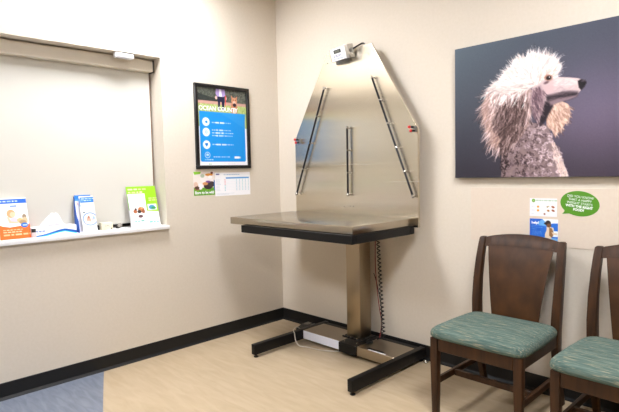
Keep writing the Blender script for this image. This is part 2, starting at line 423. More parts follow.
# tissue box
t = thing('tissue_box', 'white tissue carton with a blue wave stripe, lying on the sill', 'tissue box', (-.086, -1.872, SZ), 0, None, True)
TW = .262
bm = B(); box(bm, -.055, .055, -TW/2, TW/2, 0, .058, .002, 1); obj('carton', bm, M['paper'], t, True)
A = Art(130, 32, TW, .057, (250, 250, 252))
def wave(o, th): 
    xs = np.linspace(0, TW, 40); f = lambda x: .006+.036*(1/(1+np.exp(-(x-.115)*28)))-.02*max(0, (x-.19))/.07
    top = [(x, f(x)+o) for x in xs]; bot = [(x, f(x)+o-th*(.5+x/TW)) for x in xs[::-1]]; return top+bot
A.poly(wave(-.006, .010), (70, 205, 240)); A.poly(wave(.0, .010), (20, 90, 190))
A.words(.02, .033, 3, .006, (80, 110, 190), rng); A.words(.025, .024, 2, .004, (120, 150, 210), rng)
A.sheet('printed_side', (.0556, -TW/2, .0005), (0, TW, 0), (0, 0, .057), M['print'], t)
bm = B()
rr = random.Random(5); rings = []
for k, (z, ra, rb) in enumerate([(.056, .022, .062), (.066, .026, .070), (.080, .022, .058), (.096, .016, .044), (.112, .012, .034), (.124, .007, .026), (.130, .002, .012)]):
    ring = []
    for i in range(28):
        a = 2*math.pi*i/28; w = 1+.2*math.sin(5*a+k*.6)+.16*math.sin(9*a-k*.9)
        ring.append((ra*w*math.cos(a)+.008*math.sin(k*.8), rb*w*math.sin(a)-.008+.004*k, z+.010*math.sin(3*a+k*.7)*(k > 0)+.004*math.sin(7*a)*(k > 3)))
    rings.append(ring)
loft(bm, rings); obj('tissue', bm, M['tissue'], t, True)

# blue leaflet holder with a white leaflet in front
HL = R(14)
t = thing('leaflet_holder', 'blue sided leaflet holder behind the round picture leaflet', 'leaflet holder', (-.064, -1.652, SZ), 0, None, True)
bm = B(); prism(bm, [(-.06, 0), (.018, 0), (.001, .075), (-.03, .115), (-.052, .235), (-.06, .235)], 'y', -.066, -.062); obj('side_panel', bm, M['deepblue'], t)
bm = B(); box(bm, -.02, -.001, -.061, .045, .004, .252, .001, 1); tilted(bm, HL); obj('leaflet_stack', bm, M['paper'], t)
A = Art(40, 90, .106, .25, (240, 240, 250)); A.rect(0, .218, .106, .25, (30, 120, 210)); A.rect(0, .21, .04, .218, (70, 150, 220)); A.rect(.012, .18, .02, .2, (230, 190, 200))
sheet_leaning(A, 'printed_face', -.061, .045, .003, .252, .0002, HL, M['print'], t)
bm = B(); box(bm, -.06, .034, -.062, .06, .0, .004); obj('tray', bm, M['whiteplastic'], t)
LFW, LFH = .094, .24
t = thing('leaflet', 'white leaflet with blue heading and round picture, propped in the blue sided holder', 'leaflet', (-.040, -1.648, SZ+.004), 0, None, True)
bm = B(); box(bm, -.004, 0, -LFW/2, LFW/2, 0, LFH, .0008, 1); tilted(bm, HL); obj('folded_sheets', bm, M['paper'], t)
A = Art(56, 124, LFW, LFH, (250, 250, 252))
A.rect(.008, .195, .102, .232, (28, 118, 208)); A.words(.014, .221, 4, .006, (225, 238, 250), rng); A.words(.014, .209, 4, .006, (225, 238, 250), rng)
A.rect(0, .17, .006, .225, (40, 120, 205)); A.words(.02, .16, 1, .005, (190, 195, 215), rng); A.rect(.016, .125, .028, .133, (60, 80, 110))
A.ell((.056, .083), .050, .046, (150, 175, 228)); A.ell((.056, .083), .040, .036, (252, 250, 250))
A.ell((.046, .076), .014, .022, (226, 170, 150)); A.ell((.047, .096), .008, .009, (176, 120, 96)); A.ell((.072, .08), .010, .012, (232, 200, 200)); A.ell((.04, .062), .02, .01, (240, 214, 206)); A.ell((.08, .09), .008, .012, (160, 190, 235))
A.words(.03, .022, 3, .004, (180, 185, 205), rng)
sheet_leaning(A, 'printed_face', -LFW/2, LFW/2, 0, LFH, .0006, HL, M['print'], t)

# cream block and little knob
t = thing('cream_block', 'small cream box with tiny dark dots on the sill right of the leaflets', 'box', (-.09, -1.522, SZ), 0, None, True)
bm = B(); box(bm, -.025, .025, -.042, .038, 0, .05, .006, 2); obj('body', bm, M['cream'], t, True)
for y, z, r in ((-.012, .027, .0028), (.002, .028, .0034), (.012, .024, .0018), (.026, .008, .005)):
    bm = B(); lathe(bm, [(0, -.0005), (r, -.0005), (r, .0005), (0, .0005)], (0, 0, 0), 10)
    xf(bm, bm.verts, Matrix.Rotation(R(90), 3, 'Y'), (.0253, y, z))
    obj('dot_mark', bm, M['ink'], t)
t = thing('cord_tensioner', 'small round grey knob on the sill in the gap under the blind', 'knob', (-.10, -1.43, SZ), 0, None, True)
bm = B(); bmesh.ops.create_uvsphere(bm, u_segments=16, v_segments=10, radius=.016, matrix=Matrix.Translation((0.012, .004, .022))); obj('ball', bm, M['stone'], t, True)
bm = B(); box(bm, -.02, .004, -.014, .010, 0, .018, .004, 2); obj('bracket', bm, M['ink'], t, True)
t = thing('black_clip', 'small black clip on the sill between leaflets and cream box', 'clip', (-.11, -1.575, SZ), 0, None, True)
bm = B(); box(bm, -.01, .01, -.02, .02, 0, .018, .003, 2); prism(bm, [(-.02, .018), (.02, .018), (.006, .034), (-.01, .034)], 'x', -.006, .006); obj('body', bm, M['blackplastic'], t, True)

# green booklet and white leaflet leaning on the blind
GW, GH, GL = .226, .296, R(13)
t = thing('booklet', 'lime green and white booklet leaning at the right end of the sill', 'booklet', (-.05, -1.248, SZ), 0, None, True)
bm = B(); box(bm, -.004, 0, -GW/2, GW/2, 0, GH, .0008, 1); tilted(bm, GL); obj('pages', bm, M['paper'], t)
A = Art(100, 118, GW, GH, (250, 252, 250))
A.poly([(0, .125), (GW*.4, .118), (GW, .104), (GW, GH), (0, GH)], (150, 208, 30)); 
A.words(.014, .274, 4, .011, (236, 250, 215), rng); A.words(.014, .252, 4, .011, (236, 250, 215), rng)
A.words(.16, .205, 3, .008, (225, 245, 190), rng); A.words(.16, .190, 4, .008, (225, 245, 190), rng)
A.rect(.145, .118, .215, .162, (226, 236, 232)); A.ell((.178, .138), .024, .016, (70, 150, 190)); A.ell((.19, .132), .018, .010, (60, 150, 90))
A.words(.13, .08, 5, .006, (170, 190, 215), rng); A.words(.03, .03, 9, .009, (60, 185, 165), rng)
sheet_leaning(A, 'cover', -GW/2, GW/2, 0, GH, .0006, GL, M['print'], t)
t = thing('leaflet', 'narrow white leaflet with a group of brown animals, standing before the lime green booklet', 'leaflet', (-.034, -1.297, SZ), 0, None, True)
QW, QH = .128, .243
bm = B(); box(bm, -.003, 0, -QW/2, QW/2, 0, QH, .0008, 1); tilted(bm, GL); obj('folded_sheets', bm, M['paper'], t)
A = Art(60, 112, QW, QH, (250, 250, 251))
A.words(.04, .226, 4, .005, (150, 170, 190), rng); A.words(.03, .19, 4, .004, (205, 225, 200), rng); A.words(.03, .178, 4, .004, (205, 225, 200), rng)
for c, rx, ry, k in (((.04, .115), .014, .014, (176, 100, 60)), ((.045, .13), .008, .008, (70, 50, 44)), ((.085, .125), .024, .02, (190, 120, 72)), ((.07, .112), .014, .012, (60, 46, 44)), ((.1, .112), .012, .014, (150, 84, 54)), ((.075, .078), .017, .011, (96, 66, 70)), ((.09, .137), .008, .006, (230, 180, 120))): A.ell(c, rx, ry, k)
A.words(.028, .044, 3, .008, (40, 150, 130), rng); A.words(.07, .052, 2, .004, (120, 140, 150), rng)
sheet_leaning(A, 'printed_face', -QW/2, QW/2, 0, QH, .0006, GL, M['print'], t)

# ------------------------------------------------------------------ left wall: framed poster and the two sheets under it
PY0, PY1, PZ0, PZ1 = -.849, -.331, 1.353, 2.006
t = thing('framed_poster', 'black framed poster with blue lower panel and a running dog on the left wall', 'poster', (.012, -.59, PZ0))
bm = B(); fw = .026
for a, b_, c, d in ((PY0, PY1, PZ0, PZ0+fw), (PY0, PY1, PZ1-fw, PZ1), (PY0, PY0+fw, PZ0+fw, PZ1-fw), (PY1-fw, PY1, PZ0+fw, PZ1-fw)):
    box(bm, -.0003, .022, a, b_, c, d, .002, 1)
obj('frame', bm, M['frame'], t, True)
bm = B(); box(bm, .0005, .006, PY0+fw, PY1-fw, PZ0+fw, PZ1-fw); obj('backing', bm, M['paper'], t)
pw, ph = PY1-PY0-2*fw, PZ1-PZ0-2*fw     # .466 x .601
A = Art(156, 200, pw, ph, (248, 248, 250)); r2 = random.Random(8)
A.rect(0, .395, pw, ph, (86, 90, 82))
for k in range(700):
    x, y = r2.uniform(0, pw), r2.uniform(.5, ph); s_ = r2.uniform(.004, .013); g = r2.choice([(70, 76, 66), (104, 108, 98), (58, 62, 56), (96, 104, 84), (120, 120, 112)])
    A.stroke([(x, y), (x+s_, y+s_*.6)], .004, g, .6)
A.poly([(0, .56), (.05, .545), (.16, .525), (.3, .49), (.3, .47), (0, .47)], (44, 50, 48), .8)
A.rect(0, .474, pw, .5, (196, 150, 136)); A.rect(0, .484, pw, .488, (212, 176, 164), .6)
A.rect(0, .3, pw, .476, (178, 196, 120))
for k in range(700):
    x, y = r2.uniform(0, pw), r2.uniform(.36, .474); A.stroke([(x, y), (x+r2.uniform(-.004, .004), y+.012)], .0025, r2.choice([(150, 176, 92), (200, 214, 150), (128, 156, 76), (214, 222, 176)]), .6)
# walker in a lavender shirt
A.poly([(.178, .62), (.258, .62), (.262, .55), (.236, .535), (.19, .535), (.172, .56)], (172, 150, 208)); A.poly([(.205, .60), (.225, .60), (.232, .54), (.205, .54)], (240, 236, 246))
A.poly([(.19, .54), (.252, .54), (.255, .5), (.246, .445), (.232, .445), (.226, .50), (.214, .50), (.207, .448), (.193, .448)], (34, 34, 62))
A.ell((.176, .53), .009, .014, (230, 190, 180)); A.ell((.268, .53), .007, .014, (226, 180, 176)); A.stroke([(.266, .55), (.262, .48), (.262, .45)], .004, (220, 64, 70)); A.ell((.2, .443), .012, .006, (190, 190, 205)); A.ell((.24, .441), .012, .006, (190, 190, 205))
# running dog
dg = lambda p: (p[0], p[1])
A.ell((.345, .455), .034, .052, (196, 134, 100)); A.ell((.348, .515), .028, .027, (208, 148, 112)); A.poly([(.322, .528), (.318, .56), (.338, .54)], (196, 130, 100)); A.poly([(.358, .54), (.378, .556), (.374, .526)], (196, 130, 100))
A.ell((.348, .5), .014, .016, (232, 190, 170)); A.ell((.35, .484), .017, .015, (60, 44, 50)); A.ell((.338, .524), .004, .004, (40, 28, 24)); A.ell((.36, .524), .004, .004, (40, 28, 24))
A.ell((.348, .43), .018, .03, (236, 214, 190)); A.poly([(.318, .45), (.33, .44), (.33, .39), (.318, .39)], (200, 150, 120)); A.poly([(.362, .44), (.378, .45), (.37, .4), (.358, .395)], (190, 138, 108)); A.poly([(.33, .41), (.365, .41), (.36, .385), (.34, .385)], (90, 70, 56))
# blue panel
A.rect(0, 0, pw, .395, (249, 249, 251)); A.poly([(0, .42), (pw, .395), (pw, .26), (0, .30)], (190, 204, 140), .0)
bx0, bx1, by0, by1, cr_ = .018, pw-.018, .03, .418, .016
pp = []
for cx_, cy_, a0 in ((bx1-cr_, by1-.001, 0), (bx0, by1, 90), (bx0+cr_, by0+cr_, 180), (bx1-cr_, by0+cr_, 270)):
    if cy_ > .3: pp.append((cx_+(cr_ if a0 == 0 else 0), cy_-(.0 if a0 == 90 else .0)))
    else:
        for k in range(6): a = R(a0+k*18); pp.append((cx_+cr_*math.cos(a), cy_+cr_*math.sin(a)))
A.poly([(0, .40), (bx0, .40), (bx0, .3), (0, .3)], (182, 200, 128)); A.poly([(bx1, .40), (pw, .40), (pw, .3), (bx1, .3)], (182, 200, 128)); A.rect(0, .28, bx0, .302, (249, 249, 251)); 
A.poly(pp, (34, 148, 232))
A.poly([(.2, by1), (.46, by1), (bx1, .36), (bx1, .30)], (52, 160, 232), .5)
for cy_ in (.338, .259, .162):
    A.ell((.075, cy_), .035, .035, (120, 190, 240)); A.ell((.075, cy_), .031, .031, (246, 250, 253))
A.ell((.080, .336), .011, .009, (50, 150, 225)); A.poly([(.066, .344), (.088, .348), (.083, .324)], (50, 150, 225))
A.ell((.075, .259), .014, .014, (170, 205, 235)); A.ell((.075, .259), .006, .006, (225, 238, 250))
A.ell((.069, .167), .0085, .0085, (30, 130, 215)); A.ell((.081, .167), .0085, .0085, (30, 130, 215)); A.poly([(.061, .164), (.089, .164), (.075, .145)], (30, 130, 215))
for yy, n, h in ((.335, 9, .0085), (.277, 10, .0085), (.255, 10, .0085), (.234, 10, .0085), (.165, 10, .0085)):
    A.words(.128, yy, 2, h*.9, (230, 244, 253), r2); A.words(.165, yy, 2, h*1.4, (245, 250, 255), r2); A.words(.222, yy, n-4, h*.7, (215, 236, 251), r2)
A.ell((.08, .082), .024, .024, (210, 234, 250), 1, 0, None, .004); A.ell((.08, .084), .013, .010, (170, 215, 245)); A.words(.055, .046, 4, .006, (235, 245, 253), r2)
A.words(.135, .068, 9, .006, (215, 236, 251), r2); A.rect(.335, .056, .385, .072, (246, 250, 253)); A.ell((.392, .064), .006, .008, (160, 210, 245))
A.words(.09, .012, 2, .006, (140, 200, 150), r2); A.words(.27, .012, 6, .004, (190, 196, 205), r2)
A.sheet('print', (.0065, PY0+fw, PZ0+fw), (0, pw, 0), (0, 0, ph), M['framedprint'], t)
text('lettering', [('OCEAN COUNTY', .047, (.012, .428), 'LEFT', .0006, .98, 0)], Matrix.Translation((.0072, PY0+fw, PZ0+fw)) @ FL, M['textwhite'], t)

t = thing('photo_card', 'square photo card of puppies on green grass under the framed poster', 'card', (.001, -.777, 1.148))
bm = B(); box(bm, -.0004, .0012, -.875, -.684, 1.148, 1.331); obj('card', bm, M['paper'], t)
A = Art(80, 76, .191, .183, (236, 226, 220)); r2 = random.Random(4)
A.rect(0, 0, .191, .06, (96, 160, 40)); A.poly([(0, .183), (.07, .183), (.06, .165), (.01, .16)], (140, 205, 50)); 
for k in range(160):
    x, y = r2.uniform(0, .19), r2.uniform(0, .06); A.stroke([(x, y), (x, y+.01)], .002, r2.choice([(70, 130, 30), (130, 195, 60), (160, 215, 80)]), .7)
A.ell((.05, .085), .05, .034, (238, 226, 220), 1, .3); A.ell((.035, .06), .028, .02, (150, 104, 72)); A.ell((.06, .07), .02, .024, (244, 236, 240)); A.ell((.02, .085), .018, .02, (222, 190, 170))
A.ell((.115, .125), .06, .035, (240, 232, 230), 1, -.3); A.ell((.13, .072), .04, .026, (58, 44, 48)); A.ell((.16, .085), .03, .022, (70, 58, 60)); A.ell((.105, .09), .025, .012, (214, 150, 96)); A.ell((.13, .105), .022, .008, (130, 80, 150)); A.ell((.14, .158), .035, .01, (226, 150, 60)); A.ell((.165, .172), .012, .009, (120, 60, 40)); A.ell((.08, .15), .018, .014, (180, 196, 170)); A.ell((.15, .14), .02, .012, (250, 246, 246)); A.poly([(.18, .04), (.191, .04), (.191, .11), (.182, .12)], (20, 110, 190)); A.ell((.03, .06), .02, .012, (80, 56, 44))
A.sheet('print', (.0014, -.875, 1.148), (0, .191, 0), (0, 0, .183), M['print'], t)
text('lettering', [('Born to be wild', .03, (.0955, .012), 'CENTER', .001, .9, 0)], Matrix.Translation((.0018, -.875, 1.148)) @ FL, M['textwhite'], t)

t = thing('chart_sheet', 'white paper chart with a pale blue table, taped beside the puppy photo card', 'paper', (.001, -.505, 1.135))
bm = B(); box(bm, -.0004, .001, -.681, -.333, 1.135, 1.322); obj('paper', bm, M['paper'], t)
A = Art(140, 76, .348, .187, (247, 247, 251)); r2 = random.Random(6)
A.words(.012, .172, 1, .010, (80, 80, 140), r2); A.words(.085, .168, 9, .006, (150, 180, 215), r2); A.rect(.105, .136, .335, .147, (88, 158, 220))
for k in range(8):
    y = .128-k*.012; A.words(.012, y, 3, .004, (190, 205, 220), r2); A.rect(.105, y+.005, .335, y+.006, (214, 228, 240))
    A.rect(.092, y-.003, .100, y+.003, (226, 120, 140) if k < 4 else (110, 190, 200))
    for j in range(5): A.rect(.205+j*.03, y-.003, .213+j*.03, y+.003, (168, 206, 222) if j != 2 else (160, 215, 220))
A.words(.012, .02, 14, .004, (205, 212, 225), r2); A.words(.012, .012, 10, .004, (205, 212, 225), r2)
A.sheet('print', (.0012, -.681, 1.135), (0, .348, 0), (0, 0, .187), M['print'], t)

# ------------------------------------------------------------------ right wall: the canvas
KX0, KX1, KZ0, KZ1 = 1.732, 2.945, 1.252, 2.053
t = thing('canvas_picture', 'large canvas photograph of a white poodle in profile on the right wall', 'picture', ((KX0+KX1)/2, -.018, KZ0))
bm = B(); box(bm, KX0, KX1, -.036, -.0003, KZ0, KZ1, .003, 2); obj('stretched_canvas', bm, M['canvas'], t, True)
cw, ch = KX1-KX0, KZ1-KZ0
A = Art(300, 200, cw, ch); X, Y = A.X/cw, A.Y/ch
c00 = np.array([42, 39, 50.]); c10 = np.array([60, 50, 62.]); c01 = np.array([82, 96, 108.]); c11 = np.array([62, 62, 76.])
u, v = X[..., None], Y[..., None]
A.a = (c00*(1-u)+c10*u)*(1-v)+(c01*(1-u)+c11*u)*v
A.a += 40*np.exp(-(((X-.66)/.3)**2+((Y-.42)/.34)**2))[..., None]*np.array([1.05, .85, 1.05])
A.a += np.random.RandomState(1).normal(0, 1.2, A.a.shape[:2])[..., None]
P_body = [(0.302, -0.017), (0.302, 0.142), (0.358, 0.253), (0.462, 0.311), (0.543, 0.295), (0.566, 0.275), (0.596, 0.201), (0.631, 0.146), (0.653, 0.074), (0.678, -0.018)]
P_far_ear = [(0.589, 0.397), (0.636, 0.41), (0.67, 0.392), (0.682, 0.352), (0.671, 0.31), (0.651, 0.277), (0.621, 0.244), (0.604, 0.222), (0.59, 0.251), (0.561, 0.284), (0.557, 0.32)]
P_mane = [(0.306, 0.151), (0.266, 0.167), (0.229, 0.223), (0.218, 0.292), (0.191, 0.353), (0.176, 0.413), (0.204, 0.475), (0.218, 0.531), (0.273, 0.562), (0.347, 0.574), (0.442, 0.524), (0.488, 0.481), (0.479, 0.391), (0.462, 0.301), (0.406, 0.212), (0.359, 0.177)]
P_topknot = [(0.218, 0.525), (0.273, 0.562), (0.308, 0.602), (0.362, 0.643), (0.374, 0.678), (0.437, 0.674), (0.474, 0.7), (0.522, 0.682), (0.566, 0.666), (0.614, 0.636), (0.631, 0.599), (0.618, 0.566), (0.615, 0.542), (0.588, 0.539), (0.558, 0.557), (0.532, 0.529), (0.479, 0.5), (0.405, 0.492), (0.309, 0.485)]
P_face = [(0.479, 0.5), (0.532, 0.533), (0.558, 0.561), (0.615, 0.542), (0.668, 0.531), (0.72, 0.519), (0.752, 0.505), (0.757, 0.489), (0.746, 0.468), (0.727, 0.45), (0.715, 0.431), (0.67, 0.415), (0.62, 0.408), (0.589, 0.397), (0.565, 0.343), (0.548, 0.316), (0.52, 0.287), (0.489, 0.345), (0.47, 0.429)]
P_cheek = [(0.479, 0.491), (0.523, 0.503), (0.55, 0.473), (0.542, 0.412), (0.525, 0.341), (0.516, 0.297), (0.489, 0.345), (0.47, 0.42)]
P_throat = [(0.551, 0.419), (0.589, 0.404), (0.593, 0.388), (0.569, 0.346), (0.552, 0.312), (0.523, 0.282), (0.516, 0.3), (0.53, 0.359)]
P_mouth = [(0.556, 0.451), (0.594, 0.453), (0.636, 0.462), (0.677, 0.46), (0.718, 0.452), (0.721, 0.441), (0.712, 0.427), (0.67, 0.413), (0.62, 0.408), (0.586, 0.398), (0.559, 0.41)]
P_lip_light = [(0.572, 0.414), (0.619, 0.426), (0.673, 0.43), (0.715, 0.435), (0.712, 0.425), (0.67, 0.413), (0.616, 0.405), (0.579, 0.391)]
P_nose = [(0.716, 0.507), (0.733, 0.513), (0.752, 0.505), (0.759, 0.492), (0.749, 0.471), (0.734, 0.456), (0.722, 0.471)]
P_eye = [(0.567, 0.545)]
P_eye2 = [(0.558, 0.52)]
P_mane_dark = [(0.289, 0.421), (0.348, 0.452), (0.442, 0.469), (0.461, 0.411), (0.452, 0.33), (0.391, 0.213), (0.329, 0.169), (0.27, 0.201), (0.259, 0.318)]
P_bridge = [(0.593, 0.538), (0.717, 0.518), (0.717, 0.506), (0.618, 0.513)]

def inpoly(p, x, y):
    c = False; n = len(p)
    for i in range(n):
        x0, y0 = p[i]; x1, y1 = p[(i+1) % n]
        if (y0 > y) != (y1 > y) and x < (x1-x0)*(y-y0)/(y1-y0+1e-12)+x0: c = not c
    return c
def fur(p, n, ang, ln, r, pal, rg, al=.7, curl=.4, keep=None):
    xs = [q[0] for q in p]; ys = [q[1] for q in p]
    k = 0
    while k < n:
        x, y = rg.uniform(min(xs), max(xs)), rg.uniform(min(ys), max(ys))
        if not inpoly(p, x, y): continue
        k += 1
        a = ang(x, y)+rg.gauss(0, .25); l = ln*rg.uniform(.6, 1.3); pts = [(x, y)]; da = rg.gauss(0, curl)
        for _ in range(4):
            x += l/4*math.cos(a); y += l/4*math.sin(a); a += da/4; pts.append((x, y))
        c = pal(pts[0][0], pts[0][1], rg) if callable(pal) else rg.choice(pal)
        A.stroke(pts, r*rg.uniform(.6, 1.2), c, al*rg.uniform(.7, 1.1))
g = random.Random(21); A0 = A.a.copy()
# far ear
A.poly(P_far_ear, (206, 180, 168)); fur(P_far_ear, 260, lambda x, y: R(-70)+(x-.6)*4, .03, .0035, [(236, 216, 202), (216, 190, 174), (188, 158, 146), (160, 126, 112)], g)
# neck and chest: tight curls, bright on the right flank
A.poly(P_body, (150, 132, 132))
def pal_body(x, y, q):
    t = min(max((x-.30)/.36, 0), 1); b = 72+126*t+q.choice([-62, -34, 0, 30, 56])
    b = max(b, 24); return (b+10, b-8, b-4)
for k in range(900):
    x, y = g.uniform(.29, .68), g.uniform(-.02, .31)
    if not inpoly(P_body, x, y): continue
    c = pal_body(x, y, g); r0 = g.uniform(.004, .011); a0 = g.uniform(0, 6.3)
    A.stroke([(x+r0*math.cos(a0+q*.9), y+r0*math.sin(a0+q*.9)) for q in range(5)], .0042, c, .8)
fur([(.60, .19), (.655, .07), (.675, 0), (.64, 0), (.60, .1), (.58, .2)], 120, lambda x, y: R(-75), .03, .003, [(226, 206, 198), (240, 224, 216), (206, 184, 178)], g, .6)
# mane / near ear
A.poly(P_mane, (176, 152, 146)); A.poly(P_mane_dark, (116, 94, 94), .85, .03)
def pal_mane(x, y, q):
    base = 206 if y > .46 else 168
    if inpoly(P_mane_dark, x, y): base = 104
    b = base+q.choice([-58, -34, 0, 30, 70]); return (min(b+12, 250), b-8, b-10)
am = lambda x, y: math.atan2(-.9, -.55+(x-.25)*2.2) if y < .5 else math.atan2(-.5, -.9)
fur(P_mane, 900, am, .070, .0036, pal_mane, g, .7, .5)
fur([(.21, .5), (.18, .42), (.2, .35), (.225, .28), (.24, .22), (.28, .18), (.3, .22), (.24, .33), (.235, .45)], 160, lambda x, y: math.atan2(-.6, -.6), .045, .003, [(196, 168, 156), (150, 122, 118), (214, 190, 180)], g, .6)
# face
A.poly(P_face, (206, 188, 188)); A.poly(P_cheek, (140, 116, 126), .9, .02)
A.poly([(.48, .44), (.50, .46), (.515, .36), (.52, .30), (.49, .345)], (96, 78, 88), .8, .015)
A.poly([(.53, .50), (.56, .51), (.60, .50), (.60, .46), (.56, .45), (.535, .46)], (206, 184, 186), .9, .02)
A.poly(P_throat, (52, 40, 50), 1, .012); A.poly(P_mouth, (96, 82, 90), .9, .014)
A.poly([(.556, .44), (.6, .44), (.66, .447), (.715, .441), (.712, .43), (.66, .43), (.6, .428), (.56, .425)], (34, 26, 34), .85, .012)
A.poly(P_lip_light, (160, 140, 146), .8, .012)
A.poly([(.60, .536), (.67, .53), (.718, .517), (.715, .49), (.66, .485), (.60, .50)], (226, 208, 206), .9, .02)
fur([(.60, .53), (.715, .515), (.71, .47), (.60, .46)], 120, lambda x, y: R(190), .02, .002, [(236, 222, 220), (206, 186, 188), (178, 156, 162)], g, .45)
fur(P_cheek, 200, lambda x, y: R(-75), .035, .0025, [(176, 152, 156), (120, 98, 108), (206, 186, 184), (90, 72, 82)], g, .6)
fur([(.566, .452), (.70, .455), (.70, .43), (.57, .425)], 50, lambda x, y: R(185), .03, .0016, [(140, 122, 128), (100, 84, 92)], g, .4)
A.poly(P_nose, (40, 32, 40), 1, .006); A.ell((.742, .503), .010, .004, (112, 102, 112), .8); A.ell((.748, .486), .005, .006, (18, 14, 18))
# topknot
A.poly(P_topknot, (236, 222, 216), 1, .01)
cx0, cy0 = .50, .53
at = lambda x, y: math.atan2(y-cy0+.02, (x-cx0)*.9)
def pal_top(x, y, q):
    b = (236 if y > .53 else 208)+q.choice([-44, -18, 0, 14, 18]); return (min(b+6, 254), min(b-6, 250), min(b-8, 250))
fur(P_topknot, 700, at, .040, .0034, pal_top, g, .65, .5)
fur([(.23, .53), (.31, .605), (.37, .68), (.47, .70), (.57, .67), (.63, .60), (.62, .57), (.56, .63), (.47, .66), (.39, .63), (.33, .56)], 200, at, .026, .0026, [(250, 244, 240), (240, 228, 222), (222, 204, 198)], g, .7, .3)
fur([(.50, .51), (.56, .55), (.60, .55), (.60, .58), (.52, .58)], 70, at, .03, .0026, [(250, 242, 238), (226, 206, 200), (200, 172, 160)], g, .7)
# eye
A.ell((.567, .545), .021, .016, (150, 104, 84), .8, -.3, .01); A.ell((.568, .544), .013, .011, (38, 22, 22)); A.ell((.572, .548), .003, .003, (235, 225, 225)); A.ell((.556, .52), .014, .007, (110, 82, 90), .8, .3, .006)
chg = (np.abs(A.a-A0).sum(-1) > 8)[..., None]; A.a = np.where(chg, 255*np.clip((A.a/255)*1.06, 0, 1)**1.32, A.a)
A.sheet('print', (KX0+.002, -.0365, KZ0+.002), (cw-.004, 0, 0), (0, 0, ch-.004), M['canvasprint'], t)

# ------------------------------------------------------------------ cards and speech bubble on the right wall
YC = -.0027
t = thing('info_card', 'white card with green round logo and small food pictures, above the blue card', 'card', (2.264, YC, 1.029))
bm = B(); box(bm, 2.189, 2.339, YC-.001, YC+.0002, 1.029, 1.132); obj('card', bm, M['paper'], t)
A = Art(80, 56, .15, .103, (236, 236, 240)); r2 = random.Random(9)
A.ell((.022, .089), .0095, .0095, (96, 158, 40)); A.ell((.022, .089), .0045, .0045, (160, 200, 120)); A.words(.036, .09, 7, .006, (150, 190, 140), r2)
for x, y, c, rx, ry in ((.047, .055, (240, 160, 30), .006, .006), (.047, .034, (240, 160, 30), .006, .006), (.098, .055, (150, 130, 70), .004, .004), (.105, .058, (190, 170, 110), .003, .003), (.128, .055, (150, 78, 34), .009, .005), (.103, .034, (170, 112, 40), .007, .005), (.129, .035, (150, 78, 34), .009, .005), (.083, .015, (130, 70, 40), .005, .005)): A.ell((x, y), rx, ry, c, 1, -.4)
for y in (.056, .035, .014): A.words(.012, y, 2, .003, (190, 195, 205), r2)
A.sheet('print', (2.189, YC-.0014, 1.029), (.15, 0, 0), (0, 0, .103), M['print'], t)

t = thing('photo_card', 'blue card showing a brown and white dog against the sky, just above the chair back', 'card', (2.267, YC, .893))
bm = B(); box(bm, 2.190, 2.345, YC-.001, YC+.0002, .893, 1.015); obj('card', bm, M['paper'], t)
A = Art(90, 70, .155, .122, (40, 112, 214)); r2 = random.Random(10)
A.rect(0, .0, .06, .122, (26, 88, 200), .6)
A.poly([(.07, .122), (.155, .122), (.155, .1), (.125, .098), (.105, .09), (.09, .1)], (236, 244, 252)); A.poly([(.035, .095), (.07, .118), (.1, .1), (.09, .08), (.055, .085)], (130, 196, 240), .7); A.ell((.14, .04), .035, .016, (236, 244, 252)); A.poly([(.08, .02), (.155, .015), (.155, 0), (.03, 0)], (120, 180, 236))
for y, n in ((.083, 5), (.073, 6), (.062, 3), (.05, 6), (.043, 6), (.036, 6), (.028, 5)): A.words(.012, y, n, .003, (120, 170, 232), r2)
A.poly([(.085, .035), (.094, .06), (.094, .08), (.115, .082), (.128, .065), (.128, .03), (.115, .005), (.09, .0), (.086, .015)], (232, 214, 186)); A.poly([(.108, .075), (.124, .07), (.134, .04), (.122, .018), (.108, .03)], (150, 108, 66))
A.ell((.102, .098), .015, .016, (42, 34, 36)); A.poly([(.078, .095), (.085, .103), (.1, .098), (.094, .086)], (36, 30, 34)); A.ell((.106, .086), .013, .011, (112, 78, 50)); A.poly([(.12, .05), (.15, .044), (.152, .034), (.128, .036)], (226, 206, 180)); A.poly([(.122, .078), (.13, .074), (.134, .058), (.126, .06)], (238, 226, 206))
A.sheet('print', (2.190, YC-.0014, .893), (.155, 0, 0), (0, 0, .122), M['print'], t)
text('lettering', [('help!', .02, (.010, .093), 'LEFT', .0006, 1.05, 0)], Matrix.Translation((2.190, YC-.0016, .893)) @ FR, M['textwhite'], t)

t = thing('speech_bubble_sign', 'green speech bubble decal with white lettering on the right wall', 'sign', (2.453, YC, 1.036))
bm = B(); cxb, czb, ra, rb, tl = 2.4545, 1.107, .0985, .068, R(-8)
pts = []
for k in range(64):
    a = 2*math.pi*k/64; x, z = ra*math.cos(a), rb*math.sin(a); pts.append((cxb+x*math.cos(tl)-z*math.sin(tl), czb+x*math.sin(tl)+z*math.cos(tl)))
i0 = min(range(64), key=lambda k: math.hypot(pts[k][0]-2.372, pts[k][1]-1.07)); 
pts[i0+2:i0+5] = [(2.377, 1.0605), (2.366, 1.049), (2.402, 1.052)]
prism(bm, pts, 'y', YC-.0012, YC); obj('decal', bm, M['green'], t)
tb = R(-7)
rows = [('DID YOU KNOW', .0185, .028, 0, .93), ('THAT A HAPPY', .0185, .0105, 0, .93), ('WEIGHT STARTS', .0185, -.007, 0, .93), ('WITH THE RIGHT', .0185, -.0245, .0007, .93), ('FOOD?', .0185, -.042, .0007, .93)]
text('lettering', [(s_, h, (-(y)*math.sin(tb)*1+0, y), 'CENTER', b_, xs, tb) for s_, h, y, b_, xs in rows], Matrix.Translation((cxb, YC-.0015, czb+.002)) @ FR, M['textwhite'], t)

